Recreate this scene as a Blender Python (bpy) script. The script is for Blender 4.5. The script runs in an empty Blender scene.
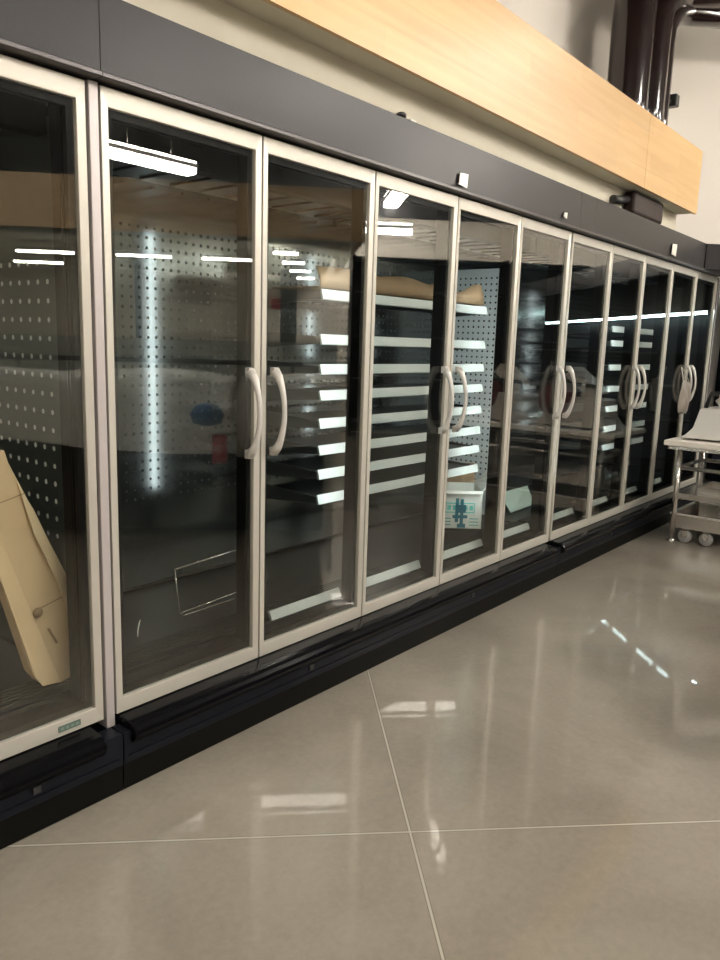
import bpy, bmesh, math, random
from mathutils import Vector, Matrix
random.seed(7)
C = bpy.context.scene.collection
S2 = math.sqrt(.5)

# ------------------------------------------------------------------ materials
def nt(name):
    m = bpy.data.materials.new(name); m.use_nodes = True
    n = m.node_tree.nodes; l = m.node_tree.links; n.clear()
    out = n.new('ShaderNodeOutputMaterial')
    return m, n, l, out
def setin(node, **kw):
    for k, v in kw.items():
        k = k.replace('_', ' ')
        if k in node.inputs: node.inputs[k].default_value = v
def pbr(name, col, rough=.5, metal=0., coat=0., noise=0., nscale=8., bump=0., bscale=60., spec=.5, stretch=None, emis=None, es=0, trans=0., alpha=1., sheen=0., rvar=0.):
    m, n, l, out = nt(name)
    p = n.new('ShaderNodeBsdfPrincipled'); l.new(p.outputs[0], out.inputs[0])
    setin(p, Base_Color=(*col, 1), Roughness=rough, Metallic=metal, Specular_IOR_Level=spec)
    setin(p, Coat_Weight=coat, Coat_Roughness=.08, Transmission_Weight=trans, Alpha=alpha)
    if emis: setin(p, Emission_Color=(*emis, 1), Emission_Strength=es)
    tc = n.new('ShaderNodeTexCoord'); mp = n.new('ShaderNodeMapping'); l.new(tc.outputs['Object'], mp.inputs[0])
    if stretch: mp.inputs['Scale'].default_value = stretch
    if noise:
        t = n.new('ShaderNodeTexNoise'); setin(t, Scale=nscale, Detail=6.); l.new(mp.outputs[0], t.inputs['Vector'])
        r = n.new('ShaderNodeValToRGB'); l.new(t.outputs[0], r.inputs[0])
        r.color_ramp.elements[0].position = .3; r.color_ramp.elements[1].position = .7
        r.color_ramp.elements[0].color = (*[c*(1-noise) for c in col], 1)
        r.color_ramp.elements[1].color = (*[min(1, c*(1+noise)) for c in col], 1)
        l.new(r.outputs[0], p.inputs['Base Color'])
        if rvar:
            mr = n.new('ShaderNodeMapRange'); l.new(t.outputs[0], mr.inputs[0])
            mr.inputs[1].default_value = .3; mr.inputs[2].default_value = .7
            mr.inputs[3].default_value = rough-rvar; mr.inputs[4].default_value = rough+rvar
            l.new(mr.outputs[0], p.inputs['Roughness'])
    if bump:
        t2 = n.new('ShaderNodeTexNoise'); setin(t2, Scale=bscale, Detail=4.); l.new(mp.outputs[0], t2.inputs['Vector'])
        b = n.new('ShaderNodeBump'); setin(b, Strength=bump, Distance=.01); l.new(t2.outputs[0], b.inputs['Height']); l.new(b.outputs[0], p.inputs['Normal'])
    return m
def math_n(n, l, op, a, b=None):
    x = n.new('ShaderNodeMath'); x.operation = op
    for i, v in enumerate((a, b)):
        if v is None: continue
        if isinstance(v, (int, float)): x.inputs[i].default_value = v
        else: l.new(v, x.inputs[i])
    return x.outputs[0]
def perforated(name, col, axis, rough=.3, metal=.8, sp=.043, hole=.013, see=True, z0=.5, z1=9., hcol=(.01,.012,.012), rand=0):
    """sheet metal with a square grid of round holes; axis = the two object axes of the sheet"""
    m, n, l, out = nt(name)
    p = n.new('ShaderNodeBsdfPrincipled'); setin(p, Base_Color=(*col, 1), Roughness=rough, Metallic=metal)
    tc = n.new('ShaderNodeTexCoord'); sx = n.new('ShaderNodeSeparateXYZ'); l.new(tc.outputs['Object'], sx.inputs[0])
    def cell(a):
        v = math_n(n, l, 'DIVIDE', sx.outputs[a], sp); v = math_n(n, l, 'FRACT', v)
        v = math_n(n, l, 'SUBTRACT', v, .5); return math_n(n, l, 'MULTIPLY', v, sp)
    a, b = cell(axis[0]), cell(axis[1])
    d = math_n(n, l, 'ADD', math_n(n, l, 'MULTIPLY', a, a), math_n(n, l, 'MULTIPLY', b, b))
    h = math_n(n, l, 'LESS_THAN', d, (hole/2)**2)
    h = math_n(n, l, 'MULTIPLY', h, math_n(n, l, 'GREATER_THAN', sx.outputs['Z'], z0))
    h = math_n(n, l, 'MULTIPLY', h, math_n(n, l, 'LESS_THAN', sx.outputs['Z'], z1))
    mx = n.new('ShaderNodeMixShader'); l.new(h, mx.inputs[0]); l.new(p.outputs[0], mx.inputs[1])
    if see: q = n.new('ShaderNodeBsdfTransparent')
    else:
        q = n.new('ShaderNodeBsdfPrincipled'); setin(q, Base_Color=(*hcol, 1), Roughness=.8)
    l.new(q.outputs[0], mx.inputs[2]); l.new(mx.outputs[0], out.inputs[0])
    return m
def glass_mat(name, tint=(.94,.955,.94), refl=.062):
    m, n, l, out = nt(name)
    t = n.new('ShaderNodeBsdfTransparent'); t.inputs[0].default_value = (*tint, 1)
    g = n.new('ShaderNodeBsdfGlossy'); g.inputs['Roughness'].default_value = .004; g.inputs[0].default_value = (1,.985,.95,1)
    fr = n.new('ShaderNodeLayerWeight'); fr.inputs[0].default_value = .5
    f = math_n(n, l, 'MULTIPLY', math_n(n, l, 'POWER', fr.outputs['Facing'], 4.), .42)
    f = math_n(n, l, 'ADD', f, refl)
    mx = n.new('ShaderNodeMixShader'); l.new(f, mx.inputs[0]); l.new(t.outputs[0], mx.inputs[1]); l.new(g.outputs[0], mx.inputs[2])
    l.new(mx.outputs[0], out.inputs[0]); return m
def emit(name, col, s):
    m, n, l, out = nt(name)
    e = n.new('ShaderNodeEmission'); e.inputs[0].default_value = (*col, 1); e.inputs[1].default_value = s
    l.new(e.outputs[0], out.inputs[0]); return m
def film(name, tint=.6, glow=(.8,.8,.8)):
    """clear wrapping film"""
    m, n, l, out = nt(name)
    t = n.new('ShaderNodeBsdfTransparent'); t.inputs[0].default_value = (.85,.88,.86,1)
    p = n.new('ShaderNodeBsdfPrincipled'); setin(p, Base_Color=(*glow, 1), Roughness=.22, Specular_IOR_Level=.9)
    tc = n.new('ShaderNodeTexCoord'); nz = n.new('ShaderNodeTexNoise'); setin(nz, Scale=7., Detail=8., Distortion=1.5); l.new(tc.outputs['Object'], nz.inputs[0])
    b = n.new('ShaderNodeBump'); setin(b, Strength=.8, Distance=.05); l.new(nz.outputs[0], b.inputs['Height']); l.new(b.outputs[0], p.inputs['Normal'])
    mx = n.new('ShaderNodeMixShader'); mx.inputs[0].default_value = tint
    l.new(t.outputs[0], mx.inputs[1]); l.new(p.outputs[0], mx.inputs[2]); l.new(mx.outputs[0], out.inputs[0]); return m
def wood_mat(name, c1, c2, c3, board=1.2, seam=True):
    m, n, l, out = nt(name)
    p = n.new('ShaderNodeBsdfPrincipled'); setin(p, Roughness=.36, Specular_IOR_Level=.5); l.new(p.outputs[0], out.inputs[0])
    tc = n.new('ShaderNodeTexCoord'); mp = n.new('ShaderNodeMapping'); l.new(tc.outputs['Object'], mp.inputs[0])
    mp.inputs['Scale'].default_value = (.5, .5, 9)
    t = n.new('ShaderNodeTexNoise'); setin(t, Scale=2.2, Detail=7., Distortion=.6); l.new(mp.outputs[0], t.inputs[0])
    r = n.new('ShaderNodeValToRGB'); l.new(t.outputs[0], r.inputs[0])
    r.color_ramp.elements[0].position = .25; r.color_ramp.elements[1].position = .75
    r.color_ramp.elements[0].color = (*c1, 1); r.color_ramp.elements[1].color = (*c2, 1)
    # veneer sheets: brick texture tints each sheet a little
    bk = n.new('ShaderNodeTexBrick'); mb = n.new('ShaderNodeMapping'); l.new(tc.outputs['Object'], mb.inputs[0])
    mb.inputs['Rotation'].default_value = (math.pi/2, 0, 0)
    l.new(mb.outputs[0], bk.inputs['Vector'])
    setin(bk, Scale=1., Brick_Width=board, Row_Height=.118, Mortar_Size=.0012, Color1=(1,1,1,1), Color2=(.90,.90,.90,1), Mortar=(.84,.82,.8,1))
    mx = n.new('ShaderNodeMix'); mx.data_type = 'RGBA'; mx.blend_type = 'MULTIPLY'; mx.inputs[0].default_value = 1
    l.new(r.outputs[0], mx.inputs[6]); l.new(bk.outputs[0], mx.inputs[7]); l.new(mx.outputs[2], p.inputs['Base Color'])
    return m
def floor_mat():
    m, n, l, out = nt('polished_concrete')
    p = n.new('ShaderNodeBsdfPrincipled'); l.new(p.outputs[0], out.inputs[0])
    tc = n.new('ShaderNodeTexCoord'); sx = n.new('ShaderNodeSeparateXYZ'); l.new(tc.outputs['Object'], sx.inputs[0])
    t = n.new('ShaderNodeTexNoise'); setin(t, Scale=1.1, Detail=9., Roughness=.62, Distortion=.5); l.new(tc.outputs['Object'], t.inputs[0])
    t2 = n.new('ShaderNodeTexNoise'); setin(t2, Scale=38., Detail=5., Roughness=.7); l.new(tc.outputs['Object'], t2.inputs[0])
    s = math_n(n, l, 'ADD', math_n(n, l, 'MULTIPLY', t.outputs[0], .75), math_n(n, l, 'MULTIPLY', t2.outputs[0], .25))
    r = n.new('ShaderNodeValToRGB'); l.new(s, r.inputs[0]); e = r.color_ramp.elements
    e[0].position = .34; e[0].color = (.225,.203,.165,1); e[1].position = .66; e[1].color = (.34,.312,.258,1)
    v = n.new('ShaderNodeTexVoronoi'); setin(v, Scale=230.); l.new(tc.outputs['Object'], v.inputs[0])
    g = math_n(n, l, 'LESS_THAN', v.outputs['Distance'], .10)
    mg = n.new('ShaderNodeMix'); mg.data_type = 'RGBA'; l.new(math_n(n, l, 'MULTIPLY', g, .25), mg.inputs[0]); l.new(r.outputs[0], mg.inputs[6]); mg.inputs[7].default_value = (.42,.39,.33,1)
    def line(sign, c, w):
        q = math_n(n, l, 'ADD' if sign > 0 else 'SUBTRACT', sx.outputs['X'], sx.outputs['Y'])
        q = math_n(n, l, 'SUBTRACT', q, c); q = math_n(n, l, 'MULTIPLY', q, S2)
        q = math_n(n, l, 'ADD', q, 2.3); q = math_n(n, l, 'DIVIDE', q, 4.6); q = math_n(n, l, 'FRACT', q)
        q = math_n(n, l, 'ABSOLUTE', math_n(n, l, 'SUBTRACT', q, .5)); q = math_n(n, l, 'MULTIPLY', q, 4.6)
        return math_n(n, l, 'LESS_THAN', q, w)
    jx, jy = .437, -.906
    for w, colr, fac in ((.0065, (.15,.135,.11,1), .6), (.0035, (.47,.44,.37,1), 1)):
        a = math_n(n, l, 'MAXIMUM', line(1, jx+jy, w), line(-1, jx-jy, w))
        mj = n.new('ShaderNodeMix'); mj.data_type = 'RGBA'; l.new(math_n(n, l, 'MULTIPLY', a, fac), mj.inputs[0])
        l.new(mg.outputs[2], mj.inputs[6]); mj.inputs[7].default_value = colr; mg = mj
    l.new(mg.outputs[2], p.inputs['Base Color'])
    mr = n.new('ShaderNodeMapRange'); l.new(t.outputs[0], mr.inputs[0]); mr.inputs[1].default_value = .1; mr.inputs[2].default_value = .9
    mr.inputs[3].default_value = .16; mr.inputs[4].default_value = .30; l.new(mr.outputs[0], p.inputs['Roughness'])
    setin(p, Specular_IOR_Level=.4, Coat_Weight=.6, Coat_Roughness=.02)
    p.inputs['Coat Tint'].default_value = (1, .97, .95, 1)
    return m
def carton_print():
    m, n, l, out = nt('printed_white_board')
    p = n.new('ShaderNodeBsdfPrincipled'); setin(p, Roughness=.6); l.new(p.outputs[0], out.inputs[0])
    p.inputs['Base Color'].default_value = (.82,.84,.78,1)
    return m
M = dict(
    floor=floor_mat(),
    frame=pbr('champagne_aluminium', (.54,.512,.448), .36, .3, bump=.02, bscale=200),
    mullion=pbr('grey_vinyl_mullion', (.46,.42,.41), .42, .2),
    header=pbr('charcoal_painted_steel', (.015,.0132,.0132), .32, 0, bump=.03, bscale=90, spec=.2),
    lip=pbr('charcoal_trim', (.05,.042,.042), .3, .2),
    black=pbr('black_gloss_plastic', (.004,.004,.005), .14, 0, spec=.10),
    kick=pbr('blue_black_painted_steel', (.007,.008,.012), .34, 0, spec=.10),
    gasket=pbr('black_rubber', (.006,.0055,.0055), .6, spec=.15),
    glass=glass_mat('coated_door_glass'),
    undershade=pbr('painted_floor_shade', (.005,.0048,.004), .45, 0, spec=.06),  # shade on the floor beneath the cases, put into a dark colour
    plinth=pbr('black_plinth_paint', (.01,.01,.01), .7),
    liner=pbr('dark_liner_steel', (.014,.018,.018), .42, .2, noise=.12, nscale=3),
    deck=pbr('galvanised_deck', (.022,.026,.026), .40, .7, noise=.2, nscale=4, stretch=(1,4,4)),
    back=perforated('perforated_back_steel', (.095,.103,.101), ('X','Z'), .13, .85, see=False, z0=.72, z1=1.98),
    part=perforated('perforated_divider_steel', (.10,.115,.11), ('Y','Z'), .36, .5, see=False, z0=.80, z1=1.72, hole=.017, sp=.06, hcol=(.75,.8,.78)),  # pale hole colour paints in the light leaking from the next case
    part2=perforated('white_perforated_divider', (.74,.80,.80), ('Y','Z'), .4, 0, see=False, z0=.5, z1=1.95, hole=.014, sp=.04),
    canopy=perforated('perforated_canopy_steel', (.12,.14,.14), ('X','Y'), .35, .6, sp=.02, hole=.009, see=False, z0=-1, hcol=(.35,.38,.37)),
    rail=pbr('white_price_rail', (.43,.47,.455), .35, 0, spec=.5),
    shelf=pbr('grey_shelf_steel', (.07,.078,.078), .35, .3),
    led=emit('cool_led', (.88,.97,1.), 24),
    led2=emit('cool_led_open_case', (.75,.97,1.), 20),
    handle=pbr('satin_grey_handle', (.56,.54,.50), .3, .15, spec=.6),
    darkmount=pbr('dark_handle_mount', (.03,.03,.03), .4),
    wood=wood_mat('maple_veneer', (.52,.31,.115), (.60,.39,.165), 1.2), wood2=wood_mat('dimmed_maple_veneer', (.47,.325,.17), (.58,.42,.24), 1.2),  # second maple: the far band's dim light is put into its colour
    wall=pbr('warm_white_paint', (.72,.67,.60), .75, bump=.03, bscale=150),
    soffit=pbr('soffit_primer', (.60,.56,.45), .7, noise=.06, nscale=2),
    greywall=pbr('grey_half_wall_paint', (.42,.45,.41), .6),
    ceil=pbr('black_ceiling_paint', (.018,.018,.02), .9),
    pipe=pbr('dark_brown_pipe_wrap', (.013,.006,.005), .16, 0, coat=.4, bump=.05, bscale=14),
    ductbrown=pbr('matt_dark_brown_wrap', (.02,.011,.008), .5, spec=.2, bump=.3, bscale=12),
    kraft=pbr('kraft_board', (.66,.49,.30), .75, noise=.07, nscale=5, bump=.1, bscale=25),
    kraftpale=pbr('pale_kraft_board', (.80,.64,.42), .75),
    kraft2=pbr('brown_corrugated_board', (.27,.18,.10), .8, noise=.1, nscale=6),
    whitebox=carton_print(),
    palegreen=pbr('pale_green_board', (.36,.46,.41), .6),
    teal=pbr('teal_print_ink', (.02,.33,.30), .7),
    teal2=pbr('pale_teal_print_ink', (.16,.62,.55), .7),
    navy=pbr('blue_green_marker_ink', (.01,.16,.22), .7),
    steel=pbr('brushed_stainless', (.60,.57,.53), .26, .92, noise=.05, nscale=30, stretch=(1,1,12)),
    steelpale=pbr('anodised_slicer_body', (.72,.68,.63), .32, .45),
    edge=pbr('white_poly_edge', (.80,.75,.66), .4),
    blackplastic=pbr('black_plastic', (.015,.015,.015), .35),
    bag=pbr('grey_brown_bag', (.24,.21,.18), .35, bump=.5, bscale=18, noise=.15, nscale=12),
    clip=pbr('clear_white_clip', (.80,.77,.68), .3, spec=.7),
    plate=pbr('grey_green_maker_plate', (.10,.15,.12), .4),
    plateink=pbr('pale_plate_ink', (.20,.26,.22), .5),
    film=film('wrapping_film', .92, (.90,.92,.88)),
    blue=pbr('blue_cloth', (.01,.10,.26), .6), red=pbr('red_plastic', (.42,.01,.03), .4),
    lamp=emit('fluorescent_tube', (1.,.93,.84), 105), fillup=emit('added_uplight', (1.,.93,.84), 60), lampk=emit('kitchen_tube', (1.,.97,.86), 60),
    lamphouse=pbr('white_lamp_housing', (.8,.8,.8), .5),
    caster=pbr('grey_rubber_wheel', (.30,.29,.28), .4),
    pink=pbr('pink_slicer_guard', (.5,.2,.2), .4),
    paper=pbr('white_scrap_paper', (.8,.8,.75), .7),
    maroon=pbr('maroon_blade_cover', (.13,.03,.035), .35),
)

# ------------------------------------------------------------------ mesh helpers
class MB:
    def __init__(s): s.b = bmesh.new()
    def box(s, x0, x1, y0, y1, z0, z1, mat=0, rot=None):
        r = bmesh.ops.create_cube(s.b, size=1)
        T = Matrix.Translation(((x0+x1)/2, (y0+y1)/2, (z0+z1)/2)) @ Matrix.Diagonal((abs(x1-x0), abs(y1-y0), abs(z1-z0), 1))
        if rot is not None:
            c = Vector(((x0+x1)/2, (y0+y1)/2, (z0+z1)/2)); T = Matrix.Translation(c) @ rot.to_4x4() @ Matrix.Translation(-c) @ T
        bmesh.ops.transform(s.b, matrix=T, verts=r['verts'])
        for f in {f for v in r['verts'] for f in v.link_faces}: f.material_index = mat
        return s
    def prism(s, pts, axis, a0, a1, mat=0):
        """closed profile pts extruded along an axis ('X': pts are (y,z); 'Y': (x,z); 'Z': (x,y))"""
        def P(p, a):
            return {'X': (a, p[0], p[1]), 'Y': (p[0], a, p[1]), 'Z': (p[0], p[1], a)}[axis]
        A = [s.b.verts.new(P(p, a0)) for p in pts]; B = [s.b.verts.new(P(p, a1)) for p in pts]
        fs = [s.b.faces.new(A), s.b.faces.new(B[::-1])]
        for i in range(len(pts)):
            j = (i+1) % len(pts); fs.append(s.b.faces.new((A[j], A[i], B[i], B[j])))
        for f in fs: f.material_index = mat
        return s
    def tube(s, path, rad, n=10, mat=0, flat=1.):
        path = [Vector(p) for p in path]; rings = []
        up = Vector((0, 0, 1))
        for i, p in enumerate(path):
            t = (path[min(i+1, len(path)-1)]-path[max(i-1, 0)]).normalized()
            if i == 0:
                a = t.cross(up)
                if a.length < .05: a = Vector((1, 0, 0))
            else: a = a - t*a.dot(t)
            a.normalize(); b = t.cross(a).normalized()
            r = rad[i] if isinstance(rad, (list, tuple)) else rad
            rings.append([s.b.verts.new(p + a*math.cos(k*2*math.pi/n)*r*flat + b*math.sin(k*2*math.pi/n)*r) for k in range(n)])
        for i in range(len(rings)-1):
            for k in range(n):
                f = s.b.faces.new((rings[i][k], rings[i][(k+1) % n], rings[i+1][(k+1) % n], rings[i+1][k])); f.smooth = True; f.material_index = mat
        for rg in (rings[0][::-1], rings[-1]): s.b.faces.new(rg).material_index = mat
        return s
    def lathe(s, prof, n=20, origin=(0, 0, 0), axis='Z', mat=0):
        rings = []
        for r, h in prof:
            rg = []
            for k in range(n):
                a = 2*math.pi*k/n; c, d = r*math.cos(a), r*math.sin(a)
                q = {'Z': (c, d, h), 'X': (h, c, d), 'Y': (c, h, d)}[axis]
                rg.append(s.b.verts.new(Vector(q)+Vector(origin)))
            rings.append(rg)
        for i in range(len(rings)-1):
            for k in range(n):
                f = s.b.faces.new((rings[i][k], rings[i][(k+1) % n], rings[i+1][(k+1) % n], rings[i+1][k])); f.smooth = True; f.material_index = mat
        s.b.faces.new(rings[0][::-1]).material_index = mat; s.b.faces.new(rings[-1]).material_index = mat
        return s
    def quad(s, pts, mat=0):
        f = s.b.faces.new([s.b.verts.new(p) for p in pts]); f.material_index = mat; return s
    def build(s, name, mats, parent=None, bevel=0., loc=None, rotz=0., solid=0.):
        bmesh.ops.recalc_face_normals(s.b, faces=s.b.faces[:])
        me = bpy.data.meshes.new(name); s.b.to_mesh(me); s.b.free()
        for m in (mats if isinstance(mats, (list, tuple)) else [mats]): me.materials.append(m)
        o = bpy.data.objects.new(name, me); C.objects.link(o)
        if parent: o.parent = parent
        if loc is not None: o.location = loc
        if rotz: o.rotation_euler[2] = rotz
        if solid:
            q = o.modifiers.new('thick', 'SOLIDIFY'); q.thickness = solid; q.offset = 0
        if bevel:
            q = o.modifiers.new('bevel', 'BEVEL'); q.width = bevel; q.segments = 2; q.limit_method = 'ANGLE'
        return o
def thing(name, label, cat, loc=(0, 0, 0), rotz=0., group=None):
    o = bpy.data.objects.new(name, None); C.objects.link(o); o.empty_display_size = .1
    o.location = loc; o.rotation_euler[2] = rotz
    return tag(o, label, cat, group)
def tag(o, label, cat, group=None):
    o['label'] = label; o['category'] = cat
    if group: o['group'] = group
    return o
def struct(o): o['kind'] = 'structure'; return o
def copy_tree(o, parent=None):
    c = o.copy(); C.objects.link(c)
    if parent: c.parent = parent
    for ch in list(o.children): copy_tree(ch, c)
    return c

# ------------------------------------------------------------------ setting
P = .65                                   # door pitch
ZB, ZT = .24, 2.20                        # door bottom / top
JX = -.0211                               # joint between first two cases
struct(MB().box(-9, 16, -16, 4, -.10, 0).build('floor', M['floor']))
struct(MB().box(-9, 16, -16, 4, 5.0, 5.1).build('ceiling', M['ceil']))
struct(MB().box(-6, 6.75, 1.0, 1.12, 0, 5.0).build('wall_back', M['wall']))
# wall running at 45 degrees from the corner behind the pipes
struct(MB().box(0, 12, 0, .12, 0, 5.0).build('wall_right', M['wall'], loc=(6.75, 1.0, 0), rotz=-math.pi/4))
struct(MB().box(-6.1, -6, -12, 1.1, 0, 5.0).build('wall_left', M['wall']))

# maple fascia and dropped soffit above the freezers (fascia face at y=-.10)
o = thing('wood_soffit', 'long maple veneer soffit running above the freezer row', 'soffit', (0, 0, 0))
MB().box(-4, 4.12, -.10, -.078, 2.592, 3.07).box(4.124, 5.33, -.10, -.078, 2.592, 3.068).build('veneer_panel', M['wood'], o)
MB().box(-4, 5.325, -.077, .99, 2.60, 3.04).build('painted_underside', M['soffit'], o)
MB().box(-4, 5.325, .055, .16, 2.41, 2.60).build('painted_bulkhead', M['soffit'], o)

# dark pipes rising behind the fascia at the right
o = thing('pipe_cluster', 'glossy dark brown wrapped pipes rising behind the wood soffit', 'pipes', (0, 0, 0))
for i, (x, y, r, bend) in enumerate(((5.24, .52, .17, .9), (5.52, .44, .13, .7), (5.75, .46, .11, .5))):
    path = [(x, y, 3.05), (x, y, 3.5), (x, y, 4.1)]
    zz = 4.16 + .0*i
    for k in range(1, 8):
        a = k/7*math.pi/2
        path.append((x + bend*.55*(1-math.cos(a)), y - .12*(1-math.cos(a)), zz + bend*.5*math.sin(a)))
    path.append((x+1.2, y-.9, zz+bend*.55))
    MB().tube(path, r, 20).build('pipe', M['pipe'], o)
MB().box(5.90, 5.99, .34, .46, 3.62, 3.72).box(5.80, 5.94, .38, .42, 3.64, 3.67).build('pipe_clamp', M['blackplastic'], o, bevel=.01)
# pipe stub coming down from the soffit onto the case top
o = thing('wrapped_duct', 'short dark brown wrapped duct dropping from the soffit underside to the freezer top', 'duct')
MB().box(4.15, 4.75, -.035, .050, 2.436, 2.588).build('duct_body', M['ductbrown'], o, bevel=.02)
MB().tube([(3.92, .03, 2.50), (4.02, .03, 2.51), (4.15, .02, 2.53)], .028, 10).build('duct_pipe', M['blackplastic'], o)

# ------------------------------------------------------------------ freezer doors
def handle_bm(mb, x, s):
    """bowed pull standing off the glass"""
    z0, z1 = 1.065, 1.372; pts = []; rad = []
    N = 14
    for k in range(N+1):
        t = k/N; z = z0 + (z1-z0)*t; b = math.sin(math.pi*t)**.62
        pts.append((x + s*.006*b, -.012 - .047*b, z)); rad.append(.0095 + .0085*(abs(2*t-1)**3))
    mb.tube(pts, rad, 12, flat=1.15)
    for z in (z0+.002, z1-.002):
        mb.box(x-.013, x+.013, -.02, .002, z-.016, z+.016)
def make_door(parent, x0, x1, hs, loc_name='door'):
    g = .0035
    x0 += g; x1 -= g; st, rt, rb = .027, .054, .05
    b = MB()
    def ring(ax0, ax1, az0, az1, y): return [(ax0, y, az0), (ax1, y, az0), (ax1, y, az1), (ax0, y, az1)]
    outer = ring(x0, x1, ZB, ZT, 0); inner = ring(x0+st, x1-st, ZB+rb, ZT-rt, .004)
    outb = ring(x0, x1, ZB, ZT, .045); inb = ring(x0+st, x1-st, ZB+rb, ZT-rt, .045)
    V = [[b.b.verts.new(p) for p in rr] for rr in (outer, inner, inb, outb)]
    for i in range(4):
        j = (i+1) % 4
        for a, c in ((0, 1), (1, 2), (2, 3), (3, 0)):
            b.b.faces.new((V[a][i], V[a][j], V[c][j], V[c][i]))
    d = b.build('door', M['frame'], parent, bevel=.002)
    MB().box(x0+st-.004, x1-st+.004, .012, .018, ZB+rb-.004, ZT-rt+.004).build('glass_pane', M['glass'], d)
    i = .022
    gk = MB(); gi = (x0+st, x1-st, ZB+rb, ZT-rt)
    for q in ((gi[0], gi[0]+i, gi[2], gi[3]), (gi[1]-i, gi[1], gi[2], gi[3]), (gi[0]+i, gi[1]-i, gi[3]-i, gi[3]), (gi[0]+i, gi[1]-i, gi[2], gi[2]+i)):
        gk.box(q[0], q[1], .022, .044, q[2], q[3])
    gk.build('black_glass_border', M['gasket'], d)
    hx = x1-.062 if hs > 0 else x0+.058
    h = MB(); handle_bm(h, hx, 1); h.build('handle', M['handle'], d)
    return d

def bumper_profile():
    pts = [(-.002, .238)]
    for k in range(9):
        a = math.pi/2 - k/8*math.pi*.98
        pts.append((-.055 - .047*math.cos(a), .196 + .036*math.sin(a)))
    pts.append((-.002, .16)); return pts

def make_case(X0, X1, doors, label, leds, shelf=None, lowleds=()):
    root = thing('glass_door_freezer', label, 'freezer', ((X0+X1)/2, .45, 0))
    off = Vector((-(X0+X1)/2, -.45, 0))
    made = []
    # body shell: top, bottom tank, liner back
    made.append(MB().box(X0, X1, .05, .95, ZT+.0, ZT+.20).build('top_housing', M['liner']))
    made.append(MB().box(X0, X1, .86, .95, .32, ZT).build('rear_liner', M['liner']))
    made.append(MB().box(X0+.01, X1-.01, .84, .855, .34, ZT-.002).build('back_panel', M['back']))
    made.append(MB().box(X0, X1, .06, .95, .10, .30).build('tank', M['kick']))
    made.append(MB().box(X0+.1, X1-.1, .25, .9, 0, .10).build('plinth', M['plinth']))
    # header
    made.append(MB().box(X0, X1, -.042, .05, 2.222, 2.432).build('header_panel', M['header'], bevel=.002))
    made.append(MB().box(X0, X1, -.052, .045, 2.207, 2.220).build('header_trim', M['lip'], bevel=.002))
    # front sill behind the doors, kick panel
    made.append(MB().box(X0, X1, .05, .10, .20, .30).build('lower_frame_rail', M['gasket']))
    made.append(MB().box(X0, X1, .05, .10, ZT-.03, ZT+.02).build('upper_frame_rail', M['gasket']))
    made.append(MB().box(X0+.002, X1-.002, -.072, .0, .095, .205).build('kick_panel', M['kick'], bevel=.003))
    made.append(MB().box(X0+.002, X1-.002, -.066, -.05, .004, .095).build('floor_shade_strip', M['undershade']))  # dark strip painted where the floor under the case lies in shade
    bp = bumper_profile()
    made.append(MB().prism(bp, 'X', X0+.028, X1-.075).build('bumper', M['black'], bevel=.006))
    made.append(MB().box(X0+.02, X1-.02, -.078, -.0725, .118, .124).build('kick_groove_trim', M['kick']))
    for x in [X0+.9, X0+2.2] if X1-X0 > 2 else [X1-.3]:
        made.append(MB().box(x-.012, x+.012, -.078, -.072, .135, .157).build('kick_latch', M['blackplastic']))
    # deck and canopy
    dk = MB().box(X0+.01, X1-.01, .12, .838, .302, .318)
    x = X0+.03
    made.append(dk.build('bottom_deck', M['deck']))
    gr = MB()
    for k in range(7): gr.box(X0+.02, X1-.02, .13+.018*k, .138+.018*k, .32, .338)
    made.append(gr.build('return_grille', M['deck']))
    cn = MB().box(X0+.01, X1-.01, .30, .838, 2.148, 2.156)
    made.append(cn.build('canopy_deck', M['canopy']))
    sl = MB(); k = X0+.08
    while k < X1-.05:
        sl.box(k, k+.012, .30, .78, 2.138, 2.147); k += .155
    made.append(sl.build('canopy_rib', M['liner']))
    made.append(MB().box(X0+.01, X1-.01, .24, .30, 2.09, 2.18).build('air_nozzle', M['liner']))
    # mullions between doors
    for a, b in zip(doors[:-1], doors[1:]):
        xm = a[1]; made.append(MB().box(xm-.02, xm+.02, .05, .087, .302, ZT-.032).box(xm-.024, xm-.018, .06, .108, .302, ZT-.032).build('door_mullion', M['gasket']))
    made.append(MB().box(X1-.075, X1-.03, .05, .087, .302, ZT-.032).box(X1-.077, X1-.070, .06, .108, .302, ZT-.032).build('door_mullion', M['gasket']))
    # LED strips on chosen mullions
    for xl in leds:
        made.append(MB().box(xl-.008, xl+.02, .088, .098, .62, 2.05).build('led_strip', M['led']))
    for m in made:
        m.parent = root; m.location = off
    for a, b, hs in doors:
        d = make_door(root, a, b, hs); d.location = off
    return root

case1_doors = [(JX-.0211-.65*2, JX-.0211-.65, 1), (JX-.0211-.65, JX-.0211, -1)]
c2_doors = [(P*i, P*(i+1), 1 if i % 2 == 0 else -1) for i in range(5)]
E3 = 5*P + .0192
c3_doors = [(E3+P*i, E3+P*(i+1), -1 if i % 2 == 0 else 1) for i in range(5)]
c1 = make_case(case1_doors[0][0]-.001, JX, case1_doors, 'nearest freezer, at the left edge, with a kraft board leaning behind its glass', [])
c2 = make_case(JX+.0005, 5*P+.0092, c2_doors, 'five-door freezer in the middle of the row, holding a white carton and many shelves', [2*P, 4*P, 5*P-.035])
c3 = make_case(5*P+.0097, E3+5*P+.02, c3_doors, 'farthest five-door freezer, beside the steel table at the right', [2*P+E3, 4*P+E3])
c1['group'] = c2['group'] = c3['group'] = 'glass door freezers in the row'
def sub(o, root, label=None):
    o.parent = root; o.location = Vector(o.location) - Vector(root.location)
    if label: o['label'] = label
    return o
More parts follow.
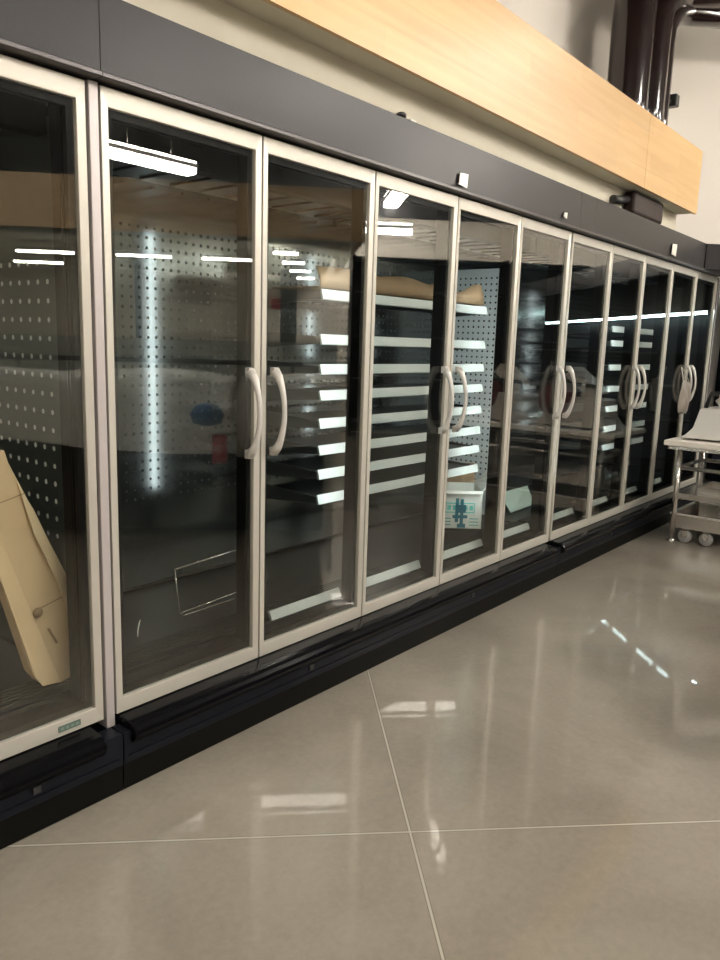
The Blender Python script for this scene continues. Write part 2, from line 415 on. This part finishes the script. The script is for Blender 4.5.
# case ends: perforated dividers, joint cover strips
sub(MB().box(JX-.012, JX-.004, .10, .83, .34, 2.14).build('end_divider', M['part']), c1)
sub(MB().box(5*P-.004, 5*P+.004, .40, .83, .34, 2.0).build('end_divider', M['part2']), c2)
sub(MB().box(JX-.0155, JX+.0145, -.004, .05, .205, 2.204).build('joint_cover_strip', M['mullion'], bevel=.002), c1, 'grey cover strip between two freezers')
sub(MB().box(E3+5*P+.022, E3+5*P+.05, .004, .9, .24, 2.2).build('end_panel', M['plinth'], bevel=.002), c3)
sub(MB().box(E3+5*P+.028, E3+5*P+.046, -.004, .003, .24, 2.2).build('joint_cover_strip', M['mullion']), c3)
o = thing('corner_filler', 'black corner cabinet filling the gap past the last freezer door', 'cabinet', (6.65, .12, 0))
MB().box(0, .40, 0, .50, .02, 2.22).build('cabinet_body', M['plinth'], o)
MB().box(.02, .06, -.012, 0, .24, 2.18).build('corner_trim', M['mullion'], o)
# maker plate on the nearest door
pl = MB().box(-.205, -.130, -.003, .0, .256, .275)
for k in range(4): pl.box(-.198+.017*k, -.187+.017*k, -.0034, -.003, .261, .270, mat=1)
sub(pl.build('maker_plate', [M['plate'], M['plateink']]), c1, 'small green maker plate with pale marks')
# header seam
sub(MB().box(3.494, 3.498, -.0432, -.042, 2.224, 2.431).build('header_seam', M['lip']), c3)

# clips and fittings on the header
def clip(x, z, s, label, n='price_clip', g='clear clips on the freezer header'):
    t = thing(n, label, 'clip', (x, -.043, z), 0, g)
    b = MB(); b.prism([(-.5*s, -.35*s), (.42*s, -.42*s), (.5*s, .42*s), (-.42*s, .36*s)], 'Y', -.012, -.008)
    b.box(-.2*s, .2*s, -.008, 0, -.15*s, .15*s)
    b.build('clip_plate', M['clip'], t)
    MB().box(-.75*s, -.2*s, -.02, -.014, -.38*s, -.32*s).build('clip_tab', M['clip'], t)
    return t
clip(1.90, 2.262, .075, 'white plastic clip on the header above the fourth and fifth doors')
clip(3.03, 2.262, .04, 'smallest grey clip on the header, left of the panel seam')
clip(5.02, 2.285, .11, 'white plastic clip on the header at its far right end')
t = thing('black_knob', 'small black rubber knob standing on the freezer header edge', 'knob', (1.46, .0, 2.432))
MB().lathe([(.008, 0), (.008, .012), (.022, .014), (.024, .026), (.014, .034)], 16).build('knob_head', M['blackplastic'], t)
MB().box(.03, .07, -.03, .01, 0, .012).build('knob_tag', M['clip'], t)

# ------------------------------------------------------------------ shelves
SHZ = [1.70, 1.50, 1.365, 1.245, 1.115, .99, .875, .755]
def make_shelf(w):
    t = bpy.data.objects.new('freezer_shelf', None); C.objects.link(t)
    b = MB()
    b.box(0, w, .02, .40, -.004, .004)
    for k in range(int(w/.11)): b.box(.03+.11*k, .045+.11*k, .02, .40, -.016, -.004)
    b.build('shelf_pan', M['shelf'], t)
    MB().prism([(0, -.022), (.012, -.026), (.02, .018), (.012, .022)], 'X', 0, w).build('price_rail', M['rail'], t)
    for x in (0.0, w-.006):
        MB().prism([(.02, -.02), (.40, -.05), (.40, .03), (.02, .012)], 'X', x, x+.006).build('bracket', M['shelf'], t)
    return t
ordn = ['topmost', 'second from the top', 'third from the top', 'fourth from the top', 'fifth from the top', 'sixth from the top', 'second from the bottom', 'lowest']
sh0 = make_shelf(1.46)
for i, z in enumerate(SHZ):
    s = sh0 if i == 0 else copy_tree(sh0)
    s.location = (1.27, .255, z)
    tag(s, 'white railed shelf, %s of the stack behind the third to fifth doors' % ordn[i], 'shelf', 'shelves in the middle freezer')
# wider fronts for the two topmost
sh1 = make_shelf(.95)
SHR = [1.66, 1.55, 1.36, 1.19, 1.03, .87, .72]
ordr = ['topmost', 'second from the top', 'third from the top', 'middle', 'third from the bottom', 'second from the bottom', 'lowest']
for i, z in enumerate(SHR):
    s = sh1 if i == 0 else copy_tree(sh1)
    s.location = (4.62, .22, z)
    tag(s, 'bright railed shelf, %s behind the eighth and ninth doors' % ['topmost', 'second from the top', 'third from the top', 'fourth from the top', 'third from the bottom', 'second from the bottom', 'lowest'][i], 'shelf', 'shelves in the farthest freezer')
# rails lying on the bottom deck, one a door
def deck_rail(x0, x1, z, label):
    t = thing('bottom_price_rail', label, 'rail', (x0, .10, z), 0, 'price rails along the bottom decks')
    MB().prism([(0, 0), (.012, -.004), (.03, .034), (.018, .038)], 'X', 0, x1-x0).build('rail_face', M['rail'], t)
    MB().box(0, x1-x0, .015, .026, .0, .006).build('rail_foot', M['shelf'], t)
for x0, x1, lab in ((.82, 1.27, 'low white rail on the deck behind the third door'), (1.42, 1.92, 'low white rail on the deck behind the fourth door'),
                    (2.12, 2.57, 'low white rail on the deck under the white carton'), (2.75, 3.17, 'low white rail on the deck behind the sixth door'),
                    (3.4, 3.86, 'low white rail on the deck behind the seventh door'), (3.98, 4.5, 'low white rail on the deck behind the eighth door'), (4.66, 5.15, 'low white rail on the deck behind the ninth door'),
                    (5.3, 5.8, 'low white rail on the deck behind the tenth door')):
    deck_rail(x0, x1, .322, lab)
# wire rack leaning in the second door's case
t = thing('wire_divider', 'bent chrome wire divider lying on the deck behind the second door', 'divider', (.55, .4, .32))
MB().tube([(0, 0, .22), (.02, .0, .02), (.04, .0, .008), (.55, .02, .008)], .0025, 6).build('wire', M['steel'], t)
MB().tube([(.0, 0, .22), (.5, .02, .24)], .003, 6).tube([(.04, .03, .008), (.6, .05, .03)], .003, 6).build('wire', M['steel'], t)
t = thing('paper_scrap', 'tiny curled white paper scrap on the deck behind the second door', 'scrap', (.33, .35, .318))
MB().tube([(0, 0, .006), (.004, .004, .03), (.012, .006, .055), (.016, .004, .07)], [.004, .008, .008, .003], 6, flat=.3).build('scrap_paper', M['paper'], t)

# kraft board leaning in the first freezer
def slab(outline, th, name, m, parent=None, bevel=.004):
    b = MB(); b.prism(outline, 'Y', -th/2, th/2); return b.build(name, m, parent, bevel=bevel)
t = thing('kraft_carton', 'flattened tan kraft carton leaning inside the nearest freezer', 'carton', (-.18, .16, .338))
def kp(x, z, d=0.): return (x+.18, .0 + (z-.338)*.055 + d, z-.338)
out = [(-.30, 1.125), (-.232, 1.13), (-.222, 1.09), (-.168, .965), (-.150, .93), (-.062, .705), (-.056, .57), (-.058, .42), (-.062, .345), (-.105, .338), (-.175, .36), (-.20, .40), (-.285, .76), (-.34, .95)]
b = MB(); F = [b.b.verts.new(kp(x, z)) for x, z in out]; Bk = [b.b.verts.new(kp(x, z, .05)) for x, z in out]
b.b.faces.new(F); b.b.faces.new(Bk[::-1])
for i in range(len(F)):
    k = (i+1) % len(F); b.b.faces.new((F[k], F[i], Bk[i], Bk[k]))
b.build('carton_body', M['kraft'], t, bevel=.003)
b = MB(); b.quad([kp(-.205, 1.04, -.004), kp(-.060, .70, -.006), kp(-.056, .56, -.006), kp(-.10, .69, -.016), kp(-.165, .86, -.014)])
b.build('carton_flap', M['kraftpale'], t, solid=.003)['label'] = 'paler folded board edge'
b = MB(); b.quad([kp(-.345, .93, -.005), kp(-.262, .84, -.007), kp(-.165, .52, -.012), kp(-.108, .345, -.007), kp(-.175, .357, -.02), kp(-.205, .40, -.03), kp(-.29, .76, -.02)])
b.build('carton_flap', M['kraft'], t, solid=.003)
o = MB().lathe([(.002, -.001), (.017, -.001), (.017, .0)], 16, (0, 0, 0), 'Y').build('carton_mark', M['kraft2'], t, loc=kp(-.17, .60, -.0115)); o['label'] = 'round brown smudge'
MB().box(-.004, .004, -.001, .001, -.032, .032, rot=Matrix.Rotation(-.45, 3, 'Y')).build('carton_mark', M['kraft2'], t, loc=kp(-.125, .51, -.010))
for zz in (.98, .62): MB().box(-.07, .02, -.0008, .0008, -.001, .001, rot=Matrix.Rotation(-.25, 3, 'Y')).build('carton_crease', M['kraft2'], t, loc=kp(-.20 if zz > .9 else -.10, zz, -.008))

# cardboard sheet on the topmost shelf
t = thing('cardboard_sheet', 'long torn brown cardboard sheet lying on the topmost shelf', 'cardboard', (1.30, .30, 1.732))
b = MB(); N = 24; top = []; w = 1.46
import_h = [.105, .108, .11, .112, .11, .106, .104, .10, .098, .104, .11, .112, .108, .10, .094, .09, .098, .104, .085, .066, .07, .088, .11, .13, .135]
A = []; Bq = []
for i in range(N+1):
    x = w*i/N; h = import_h[i]*.9; y = .012*math.sin(i*.9)
    A.append((b.b.verts.new((x, y, 0)), b.b.verts.new((x, y+.006, h*.5)), b.b.verts.new((x, y+.03, h))))
for i in range(N):
    for k in range(2): f = b.b.faces.new((A[i][k], A[i+1][k], A[i+1][k+1], A[i][k+1])); f.smooth = True
b.build('sheet_front', M['kraft2'], t, solid=.006)
MB().box(0, w, .02, .32, 0, .006).build('sheet_base', M['kraft2'], t)

# white carton with open brown flaps behind the fifth door
t = thing('white_carton', 'open white carton with teal print, flaps up, behind the fifth door', 'carton', (2.545, .392, .3815), math.radians(-50))
W_, D_, H_ = .25, .30, .235
b = MB()
b.box(0, W_, 0, .006, 0, H_).box(0, W_, D_-.006, D_, 0, H_).box(0, .006, 0, D_, 0, H_).box(W_-.006, W_, 0, D_, 0, H_).box(0, W_, 0, D_, 0, .006)
b.build('carton_body', M['whitebox'], t)
b = MB(); b.quad([(0, D_, H_), (W_, D_, H_), (W_-.01, D_+.03, H_+.125), (-.01, D_+.04, H_+.125)]); b.build('brown_flap', M['kraft2'], t, solid=.004)
b = MB(); b.quad([(W_, 0, H_), (W_, D_, H_), (W_+.13, D_-.10, H_+.20), (W_+.09, .02, H_+.10)]); b.build('white_flap', M['whitebox'], t, solid=.004)
b = MB(); b.quad([(0, 0, H_), (0, D_, H_), (-.07, D_-.02, H_-.09), (-.07, .02, H_-.09)]); b.build('brown_flap', M['kraft2'], t, solid=.004)
b = MB(); b.quad([(0, 0, H_), (W_, 0, H_), (W_-.01, -.035, H_-.012), (.01, -.035, H_-.012)]); b.build('white_flap', M['whitebox'], t, solid=.004)
b = MB()
for x0, x1, z0, z1 in ((.02, .205, .155, .162), (.02, .205, .098, .105), (.02, .026, .098, .16), (.199, .205, .098, .16)): b.box(x0, x1, -.003, -.001, z0, z1)
for k in range(5): b.box(.035+.034*k, .058+.034*k, -.003, -.001, .115, .145)
b.build('teal_print', M['teal2'], t)
b = MB()
for x0, x1, z0, z1 in ((.085, .105, .04, .19), (.115, .135, .03, .185), (.09, .15, .10, .15), (.07, .16, .065, .085), (.10, .15, .005, .03)): b.box(x0, x1, -.005, -.003, z0, z1)
b.build('blue_marking', M['navy'], t)
b = MB()
for k in range(3): b.box(.015, .06, -.003, -.001, .02+.02*k, .025+.02*k); b.box(.175, .23, -.003, -.001, .02+.02*k, .025+.02*k)
b.build('teal_print', M['teal'], t)
# wooden/steel rack under the carton
t = thing('carton_rest', 'low dark steel rack carrying the white carton', 'rack', (2.53, .40, .339), math.radians(-50))
MB().box(0, .28, 0, .015, .028, .042).box(0, .28, .32, .335, .028, .042).box(0, .015, 0, .33, .028, .042).box(.265, .28, 0, .33, .028, .042).build('rack_top', M['liner'], t)
for x, y in ((0, 0), (.265, 0), (0, .32), (.265, .32)): MB().box(x, x+.015, y, y+.015, 0, .028).build('rack_leg', M['liner'], t)
# pale folded sheet lying in the seventh door
t = thing('folded_sheet', 'pale green folded board lying low behind the sixth door', 'board', (3.50, .42, .325))
MB().quad([(0, 0, 0.0), (.4, .02, 0.0), (.43, .10, .13), (.04, .12, .12)]).build('board_panel', M['palegreen'], t, solid=.006)

# grey bag hanging from the far handles
t = thing('hanging_bag', 'crumpled grey-brown bag hanging from the handles of the far doors', 'bag', (5.50, -.105, .985))
b = MB(); nx, nz = 8, 12; Vv = []
rows = {}
for side in (0, 1):
    for i in range(nx+1):
        for k in range(nz+1):
            u_, v_ = i/nx, k/nz
            edge = math.sin(math.pi*u_)**.6 * (.25+.75*math.sin(math.pi*min(1, v_*.9+.08)))
            x = (-.13+.26*u_)*(1-.12*(v_ > .8)*(v_-.8)*5); y = (1 if side else -1)*.030*edge + .008*math.sin(9*u_+5*v_)
            z = .27*v_ + .012*math.sin(7*u_+side)
            rows[(side, i, k)] = b.b.verts.new((x, y, z))
    for i in range(nx):
        for k in range(nz):
            f = b.b.faces.new([rows[(side, i, k)], rows[(side, i+1, k)], rows[(side, i+1, k+1)], rows[(side, i, k+1)]]); f.smooth = True
bmesh.ops.remove_doubles(b.b, verts=b.b.verts[:], dist=.002)
b.build('bag_body', M['bag'], t)
MB().tube([(-.07, 0, .25), (-.02, .03, .33), (.02, .055, .385), (.08, .03, .33), (.10, 0, .25)], .004, 6).build('bag_strap', M['frame'], t)

# ------------------------------------------------------------------ steel table with slicer
TX, TY = 4.80, -.19
t = thing('steel_work_table', 'stainless work table with pale edge standing at the right side', 'table', (TX, TY, 0))
TW, TL = .78, 1.55
MB().box(0, TW, -TL, 0, .775, .815).build('table_top', M['edge'], t, bevel=.006)
MB().box(.03, TW-.03, -TL+.03, -.03, .745, .774).build('top_frame', M['steel'], t)
for x in (.08, TW-.08):
    for y in (-.11, -TL+.11):
        lg = MB().tube([(x, y, .03), (x, y, .745)], .021, 14).build('leg', M['steel'], t)
        MB().lathe([(.040, 0), (.042, .008), (.022, .022), (.016, .04)], 16, (x, y, 0)).build('leg_foot', M['steel'], lg)
MB().tube([(.08, -.11, .60), (.08, -TL+.11, .60)], .016, 10).tube([(TW-.08, -.11, .60), (TW-.08, -TL+.11, .60)], .016, 10).tube([(.08, -.11, .60), (TW-.08, -.11, .60)], .016, 10).build('side_rail', M['steel'], t)
sh = MB().box(.07, TW-.07, -TL+.1, -.10, .385, .395).box(.06, .075, -TL+.1, -.10, .355, .40).box(TW-.075, TW-.06, -TL+.1, -.10, .355, .40).box(.06, TW-.06, -.105, -.095, .355, .40)
sh.build('under_shelf', M['steel'], t)
def dish(name, label, cat, loc, w, d, h, m, lip=.012, rot=0):
    tt = thing(name, label, cat, loc, rot)
    b = MB(); b.box(-w/2, w/2, -d/2, d/2, 0, .006)
    for q in ((-w/2-.01, -w/2, -d/2, d/2), (w/2, w/2+.01, -d/2, d/2)): b.box(*q, 0, h)
    for q in ((-w/2, w/2, -d/2-.01, -d/2), (-w/2, w/2, d/2, d/2+.01)): b.box(*q, 0, h)
    b.build('tray_body', m, tt, bevel=.003)
    b = MB()
    for q in ((-w/2-lip-.01, -w/2-.002, -d/2-lip, d/2+lip), (w/2+.002, w/2+lip+.01, -d/2-lip, d/2+lip)): b.box(*q, h, h+.005)
    for q in ((-w/2, w/2, -d/2-lip-.01, -d/2-.002), (-w/2, w/2, d/2+.002, d/2+lip+.01)): b.box(*q, h, h+.005)
    b.build('tray_rim', m, tt); return tt
dish('steel_pan', 'shallow stainless pan on the under-shelf of the steel table', 'pan', (TX+.36, TY-.42, .395), .38, .34, .05, M['steel'])
dish('steel_pan', 'larger stainless pan on the under-shelf, nearer the camera', 'pan', (TX+.40, TY-.95, .395), .40, .36, .06, M['steel'])
# low dolly tray on casters under the table
dl = thing('steel_dolly', 'low stainless tray dolly on casters under the steel table', 'dolly', (TX+.40, TY-.72, 0))
b = MB(); hw, hl = .30, .62
b.box(-hw, hw, -hl, hl, .115, .122)
for q in ((-hw-.008, -hw, -hl, hl), (hw, hw+.008, -hl, hl), (-hw, hw, -hl-.008, -hl), (-hw, hw, hl, hl+.008)): b.box(*q, .115, .225)
b.build('dolly_tray', M['steel'], dl, bevel=.003)
b = MB()
for q in ((-hw-.025, -hw, -hl-.02, hl+.02), (hw, hw+.025, -hl-.02, hl+.02), (-hw, hw, -hl-.025, -hl), (-hw, hw, hl, hl+.025)): b.box(*q, .222, .232)
b.build('dolly_rim', M['steelpale'], dl)
for x, y in ((-hw+.02, hl-.10), (-hw+.02, hl-.26), (hw-.06, hl-.10), (-hw+.02, -hl+.1), (hw-.06, -hl+.1)):
    c = MB().lathe([(.012, -.02), (.046, -.018), (.052, -.012), (.052, .012), (.046, .018), (.012, .02)], 22, (x, y, .052), 'X').build('caster', M['caster'], dl)
    MB().box(x-.03, x+.03, y-.02, y+.02, .10, .115).box(x-.03, x-.023, y-.02, y+.02, .05, .11).box(x+.023, x+.03, y-.02, y+.02, .05, .11).build('caster_fork', M['steel'], c)

# food slicer on the table
sl = thing('food_slicer', 'pale metal food slicer standing on the steel table', 'slicer', (TX+.40, TY-.42, .815))
b = MB()   # base: sloping housing
b.prism([(-.34, .015), (.34, .015), (.30, .05), (.255, .10), (.24, .16), (.215, .255), (-.03, .27), (-.06, .16), (-.12, .11), (-.26, .10), (-.34, .06)], 'X', -.26, .12)
b.build('slicer_base', M['steelpale'], sl, bevel=.008)
for x, y in ((-.16, -.28), (-.16, .24), (.12, -.28), (.12, .24)):
    MB().lathe([(.022, 0), (.024, .016)], 12, (x, y, 0)).build('rubber_foot', M['blackplastic'], sl)
MB().lathe([(.0, -.012), (.165, -.012), (.172, -.004), (.172, .006), (.16, .014), (.05, .03), (.0, .03)][1:], 40, (-.20, -.19, .24), 'X').build('blade_guard', M['maroon'], sl)
MB().lathe([(.02, 0), (.15, 0), (.15, .006), (.02, .008)], 40, (-.17, -.19, .24), 'X').build('blade', M['steel'], sl)
o = MB().box(-.12, .12, -.02, .0, -.17, .17).box(-.12, -.11, -.10, .0, -.17, .17).build('carriage_tray', M['steelpale'], sl, loc=(.02, .02, .42)); o.rotation_euler = (.9, 0, 0)
MB().tube([(-.06, -.20, .34), (-.06, -.28, .47), (-.02, -.34, .56)], .014, 10).tube([(.02, -.20, .34), (.02, -.28, .47), (-.02, -.34, .56)], .014, 10).build('pusher_arm', M['steel'], sl)
MB().lathe([(.012, 0), (.024, .01), (.028, .05), (.018, .09), (.01, .095)], 16, (-.22, -.22, .10), 'Z').build('thickness_knob', M['blackplastic'], sl)
MB().tube([(-.20, -.45, .36), (-.20, -.1, .385), (-.20, .16, .37), (-.20, .19, .26)], .018, 12).build('slide_bar', M['blackplastic'], sl)
MB().tube([(-.22, .07, .262), (-.25, .07, .30), (-.25, .07, .36), (-.22, .06, .40), (-.17, .05, .405)], .017, 12).build('meat_press_handle', M['edge'], sl)
sl2 = copy_tree(sl); sl2.location = (TX+.40, TY-1.13, .815)
tag(sl2, 'second food slicer on the steel table, mirrored in the far doors', 'slicer')

# ------------------------------------------------------------------ wing case, open fronted, at 45 degrees
wg = thing('open_display_case', 'dark open-fronted case turning the corner at 45 degrees from the freezer row', 'display case', (5.88, -.05, 0), -math.pi/4)
L = 5.2
MB().box(.0, L, .0, .05, 2.222, 2.43).build('header_panel', M['header'], wg)
MB().box(1.1, L, .05, .95, 2.30, 2.42).build('top_housing', M['liner'], wg)
MB().box(.78, L, .86, .95, .2, 2.30).build('rear_liner', M['kick'], wg)
MB().box(.78, L, .0, .86, .08, .42).build('tank', M['kick'], wg)
MB().box(1.1, L, -.03, .0, .30, .46).build('bumper', M['black'], wg, bevel=.01)
MB().box(.6, L, .52, .55, 1.87, 1.90).build('led_strip', M['led2'], wg)
MB().box(.6, L, .50, .57, 1.90, 2.30).build('light_canopy', M['liner'], wg)
for k in range(3): MB().box(1.15, L, .35, .86, .75+.36*k, .77+.36*k).build('shelf', M['liner'], wg)

# ------------------------------------------------------------------ the opposite side of the store, seen in the glass
OX, OY = -1.351, 2.11
def frame(name, label, cat, group=None): return thing(name, label, cat, (OX, OY, 0), math.pi/4, group)
def B(mb, a0, a1, d0, d1, z0, z1, **k): return mb.box(a0, a1, -d1, -d0, z0, z1, **k)
def loc_struct(mb, name, m): return struct(mb.build(name, m, loc=(OX, OY, 0), rotz=math.pi/4))
loc_struct(B(MB(), -9, 9.5, 15.5, 15.6, 0, 3.92), 'wall_front', M['wall'])
loc_struct(B(MB(), -9, 9.5, 15.45, 15.6, 3.93, 5.0), 'wall_front_upper', M['ceil'])
loc_struct(B(MB(), -9, .80, 9.0, 15.4, 2.75, 2.8), 'trim_1', M['soffit'])
o = frame('wood_fascia', 'maple fascia band opposite the freezers, mirrored in the nearest doors', 'fascia')
B(MB(), -8, .86, 8.2, 8.26, 2.53, 3.04).build('veneer_panel', M['wood2'], o)
B(MB(), .80, .86, 8.26, 12, 2.53, 3.04).build('veneer_panel', M['wood2'], o)
B(MB(), -8, .79, 8.27, 9.2, 2.60, 2.66).build('painted_underside', M['greywall'], o)
loc_struct(B(MB(), -8, .7, 9.6, 9.75, 0, 1.47), 'wall_half', M['greywall'])
def tube_light(a, d, z, label, w=1.2, dw=.10, m='lampk', g='strip lights in the mirrored kitchen'):
    o = frame('strip_light', label, 'light', g)
    B(MB(), a-w/2-.03, a+w/2+.03, d-dw/2-.02, d+dw/2+.02, z+.01, z+.05).build('light_housing', M['lamphouse'], o)
    B(MB(), a-w/2, a+w/2, d-dw/2, d+dw/2, z-.02, z+.009).build('light_tube', M[m], o)
for i, (a, d) in enumerate(((-4.6, 11.5), (-3.3, 11.5), (-1.95, 11.5), (-.75, 11.5), (-4.9, 13.2), (-3.9, 13.2))):
    tube_light(a, d, 2.62, 'warm strip light in the kitchen ceiling opposite, seen mirrored below the maple band', .75)
for i, d in enumerate((10.4, 11.6, 12.9, 14.3)):
    tube_light(.05+.12*i, d, 2.62, 'short warm light in the receding row mirrored in the third door', .32, .12)
for a in (-2.45, -.02):
    o = frame('dark_post', 'narrow dark post in the kitchen opposite, mirrored in the doors', 'post', 'posts mirrored in the doors')
    B(MB(), a, a+(.28 if a > -1 else .08), 13.5, 13.7, 0, 2.74).build('post_shaft', M['liner'], o)
o = frame('red_sign', 'small red notice on the far wall, mirrored in the third door', 'sign')
B(MB(), -.2, .05, 15.46, 15.49, 2.1, 2.3).build('sign_panel', M['red'], o)
for a0, a1, lb in ((1.1, 3.6, 'tall dark shelving unit opposite, mirrored in the third and fourth doors'), (3.7, 6.3, 'tall dark shelving unit opposite, mirrored in the fifth and sixth doors'), (6.4, 9.2, 'tall dark shelving unit opposite, farthest to the right of the three')):
    o = frame('shelving_unit', lb, 'shelving', 'dark shelving units on the far side')
    B(MB(), a0, a1, 12.9, 13.0, 0.02, 2.86).build('back_board', M['kick'], o)
    B(MB(), a0, a0+.05, 12.3, 12.9, 0, 2.86).build('side_board', M['kick'], o); B(MB(), a1-.05, a1, 12.3, 12.9, 0, 2.86).build('side_board', M['kick'], o)
    for z in (.2, .9, 1.6, 2.3, 2.8): B(MB(), a0+.05, a1-.05, 12.3, 12.9, z, z+.03).build('shelf_board', M['liner'], o)
# wrapped service counter
o = frame('service_counter', 'dark service counter wrapped in clear film, mirrored in the doors', 'counter')
B(MB(), -4.5, .35, 5.75, 6.7, .08, .95).build('counter_body', M['kick'], o)
B(MB(), -4.5, .35, 5.70, 6.8, .95, 1.0).build('counter_top', M['steel'], o)
B(MB(), -4.5, .35, 5.95, 6.6, 0, .08).build('counter_plinth', M['plinth'], o)
B(MB(), -4.5, .2, 6.75, 6.78, 1.27, 1.31).build('black_rail', M['blackplastic'], o)
for a in (-4.4, -2.2, .1): B(MB(), a, a+.03, 6.75, 6.78, 1.0, 1.27).build('rail_post', M['blackplastic'], o)
b = MB(); na, nz = 60, 14; G = {}
for i in range(na+1):
    for k in range(nz+1):
        a = -4.6+5.05*i/na; v = k/nz
        s = math.sin(a*5)*.03+math.sin(a*11+1)*.015+random.uniform(-.01, .01)
        if v < .55: z = .70+.05*math.sin(a*2.1)+(1.20-.70)*v/.55; d = 5.62+s
        else: z = 1.21+.02*math.sin(a*4+v*6)+random.uniform(-.008, .008); d = 5.62+(v-.55)/.45*1.0+s*.5
        G[i, k] = b.b.verts.new((a, -d, z))
for i in range(na):
    for k in range(nz): f = b.b.faces.new((G[i, k], G[i+1, k], G[i+1, k+1], G[i, k+1])); f.smooth = True
fo = b.build('wrapping_film', M['film'], loc=(OX, OY, 0), rotz=math.pi/4)
tag(fo, 'crinkled clear film draped over the service counter, mirrored in the doors', 'plastic film')
o = frame('blue_bundle', 'blue cloth bundle on the wrapped counter, mirrored in the second door', 'cloth')
MB().lathe([(.02, 0), (.10, .02), (.12, .08), (.08, .14), (.02, .16)], 14, (-.50, -5.45, .88), 'Z').build('cloth_bundle', M['blue'], o)
o = frame('red_box', 'small red box hanging on the counter front, mirrored in the second door', 'box')
B(MB(), -.46, -.36, 5.40, 5.48, .62, .82).build('box_body', M['red'], o)

# hanging ceiling fixtures over the aisle, with unseen fill ones added
def aisle_light(x, y, label, rz=math.pi/4, w=1.2, dw=.10, z=4.2):
    o = thing('aisle_light', label, 'light', (x, y, z), rz, 'linear lights hanging over the aisle')
    MB().box(-w/2-.02, w/2+.02, -dw/2-.02, dw/2+.02, .0, .06).build('light_housing', M['lamphouse'], o)
    MB().box(-w/2, w/2, -dw/2, dw/2, -.10, -.001).build('light_tube', M['lamp'], o)
    MB().box(-w/2, w/2, -dw/2, dw/2, .061, .10).build('added_uplight', M['fillup'], o)  # upward glow added to brighten the upper walls
    MB().tube([(-.4, 0, .06), (-.4, 0, .8)], .004, 6).tube([(.4, 0, .06), (.4, 0, .8)], .004, 6).build('hanger', M['steel'], o)
lab = 'white linear light hanging from the dark ceiling over the aisle'
for x, y, r in ((5.0, -3.85, 0), (5.5, -2.1, 1), (8.1, -4.2, 0), (3.6, -4.9, 0), (11., -7.3, 2), (.3, -5.2, 0), (.35, -1.85, 0), (2.2, -6.4, 0), (-2.0, -6.2, 0), (6.25, -8.4, 3), (-3.6, -3.2, 0)):  # those around and behind the camera are added fill lights
    aisle_light(x, y, lab, (math.pi/4, -math.pi/4, -math.pi/4, 0)[r], (1.2, .6, 2.8, 1.6)[r], .26 if r > 1 else .10)

aisle_light(10.1, -7.35, 'white linear light hanging lowest, close to the far pale wall', math.pi/4, 2.0, .1, 3.62)
# ------------------------------------------------------------------ world, camera, colour
w = bpy.data.worlds.new('World'); bpy.context.scene.world = w; w.use_nodes = True
bg = w.node_tree.nodes['Background']; bg.inputs[0].default_value = (1., .93, .85, 1); bg.inputs[1].default_value = .25
cam = bpy.data.cameras.new('Camera'); co = bpy.data.objects.new('Camera', cam); C.objects.link(co)
cam.sensor_fit = 'VERTICAL'; cam.sensor_height = 36; cam.lens = 765.82/960*36; cam.clip_start = .05
yaw, pit, rol = 0.890463161, 0.176361287, 0.0311804560
fw = Vector((math.sin(yaw)*math.cos(pit), math.cos(yaw)*math.cos(pit), -math.sin(pit)))
r = Vector((math.cos(yaw), -math.sin(yaw), 0)); u = r.cross(fw)
r2 = r*math.cos(rol)+u*math.sin(rol); u2 = -r*math.sin(rol)+u*math.cos(rol)
R = Matrix((r2, u2, -fw)).transposed().to_4x4()
co.matrix_world = Matrix.Translation((-1.3511, -2.1100, 1.4856)) @ R
sc = bpy.context.scene; sc.camera = co
sc.view_settings.view_transform = 'Standard'; sc.view_settings.look = 'None'; sc.view_settings.gamma = 1
sc.view_settings.use_curve_mapping = False
sc.view_settings.exposure = 0.24
sc.cycles.max_bounces = 10; sc.cycles.transparent_max_bounces = 16
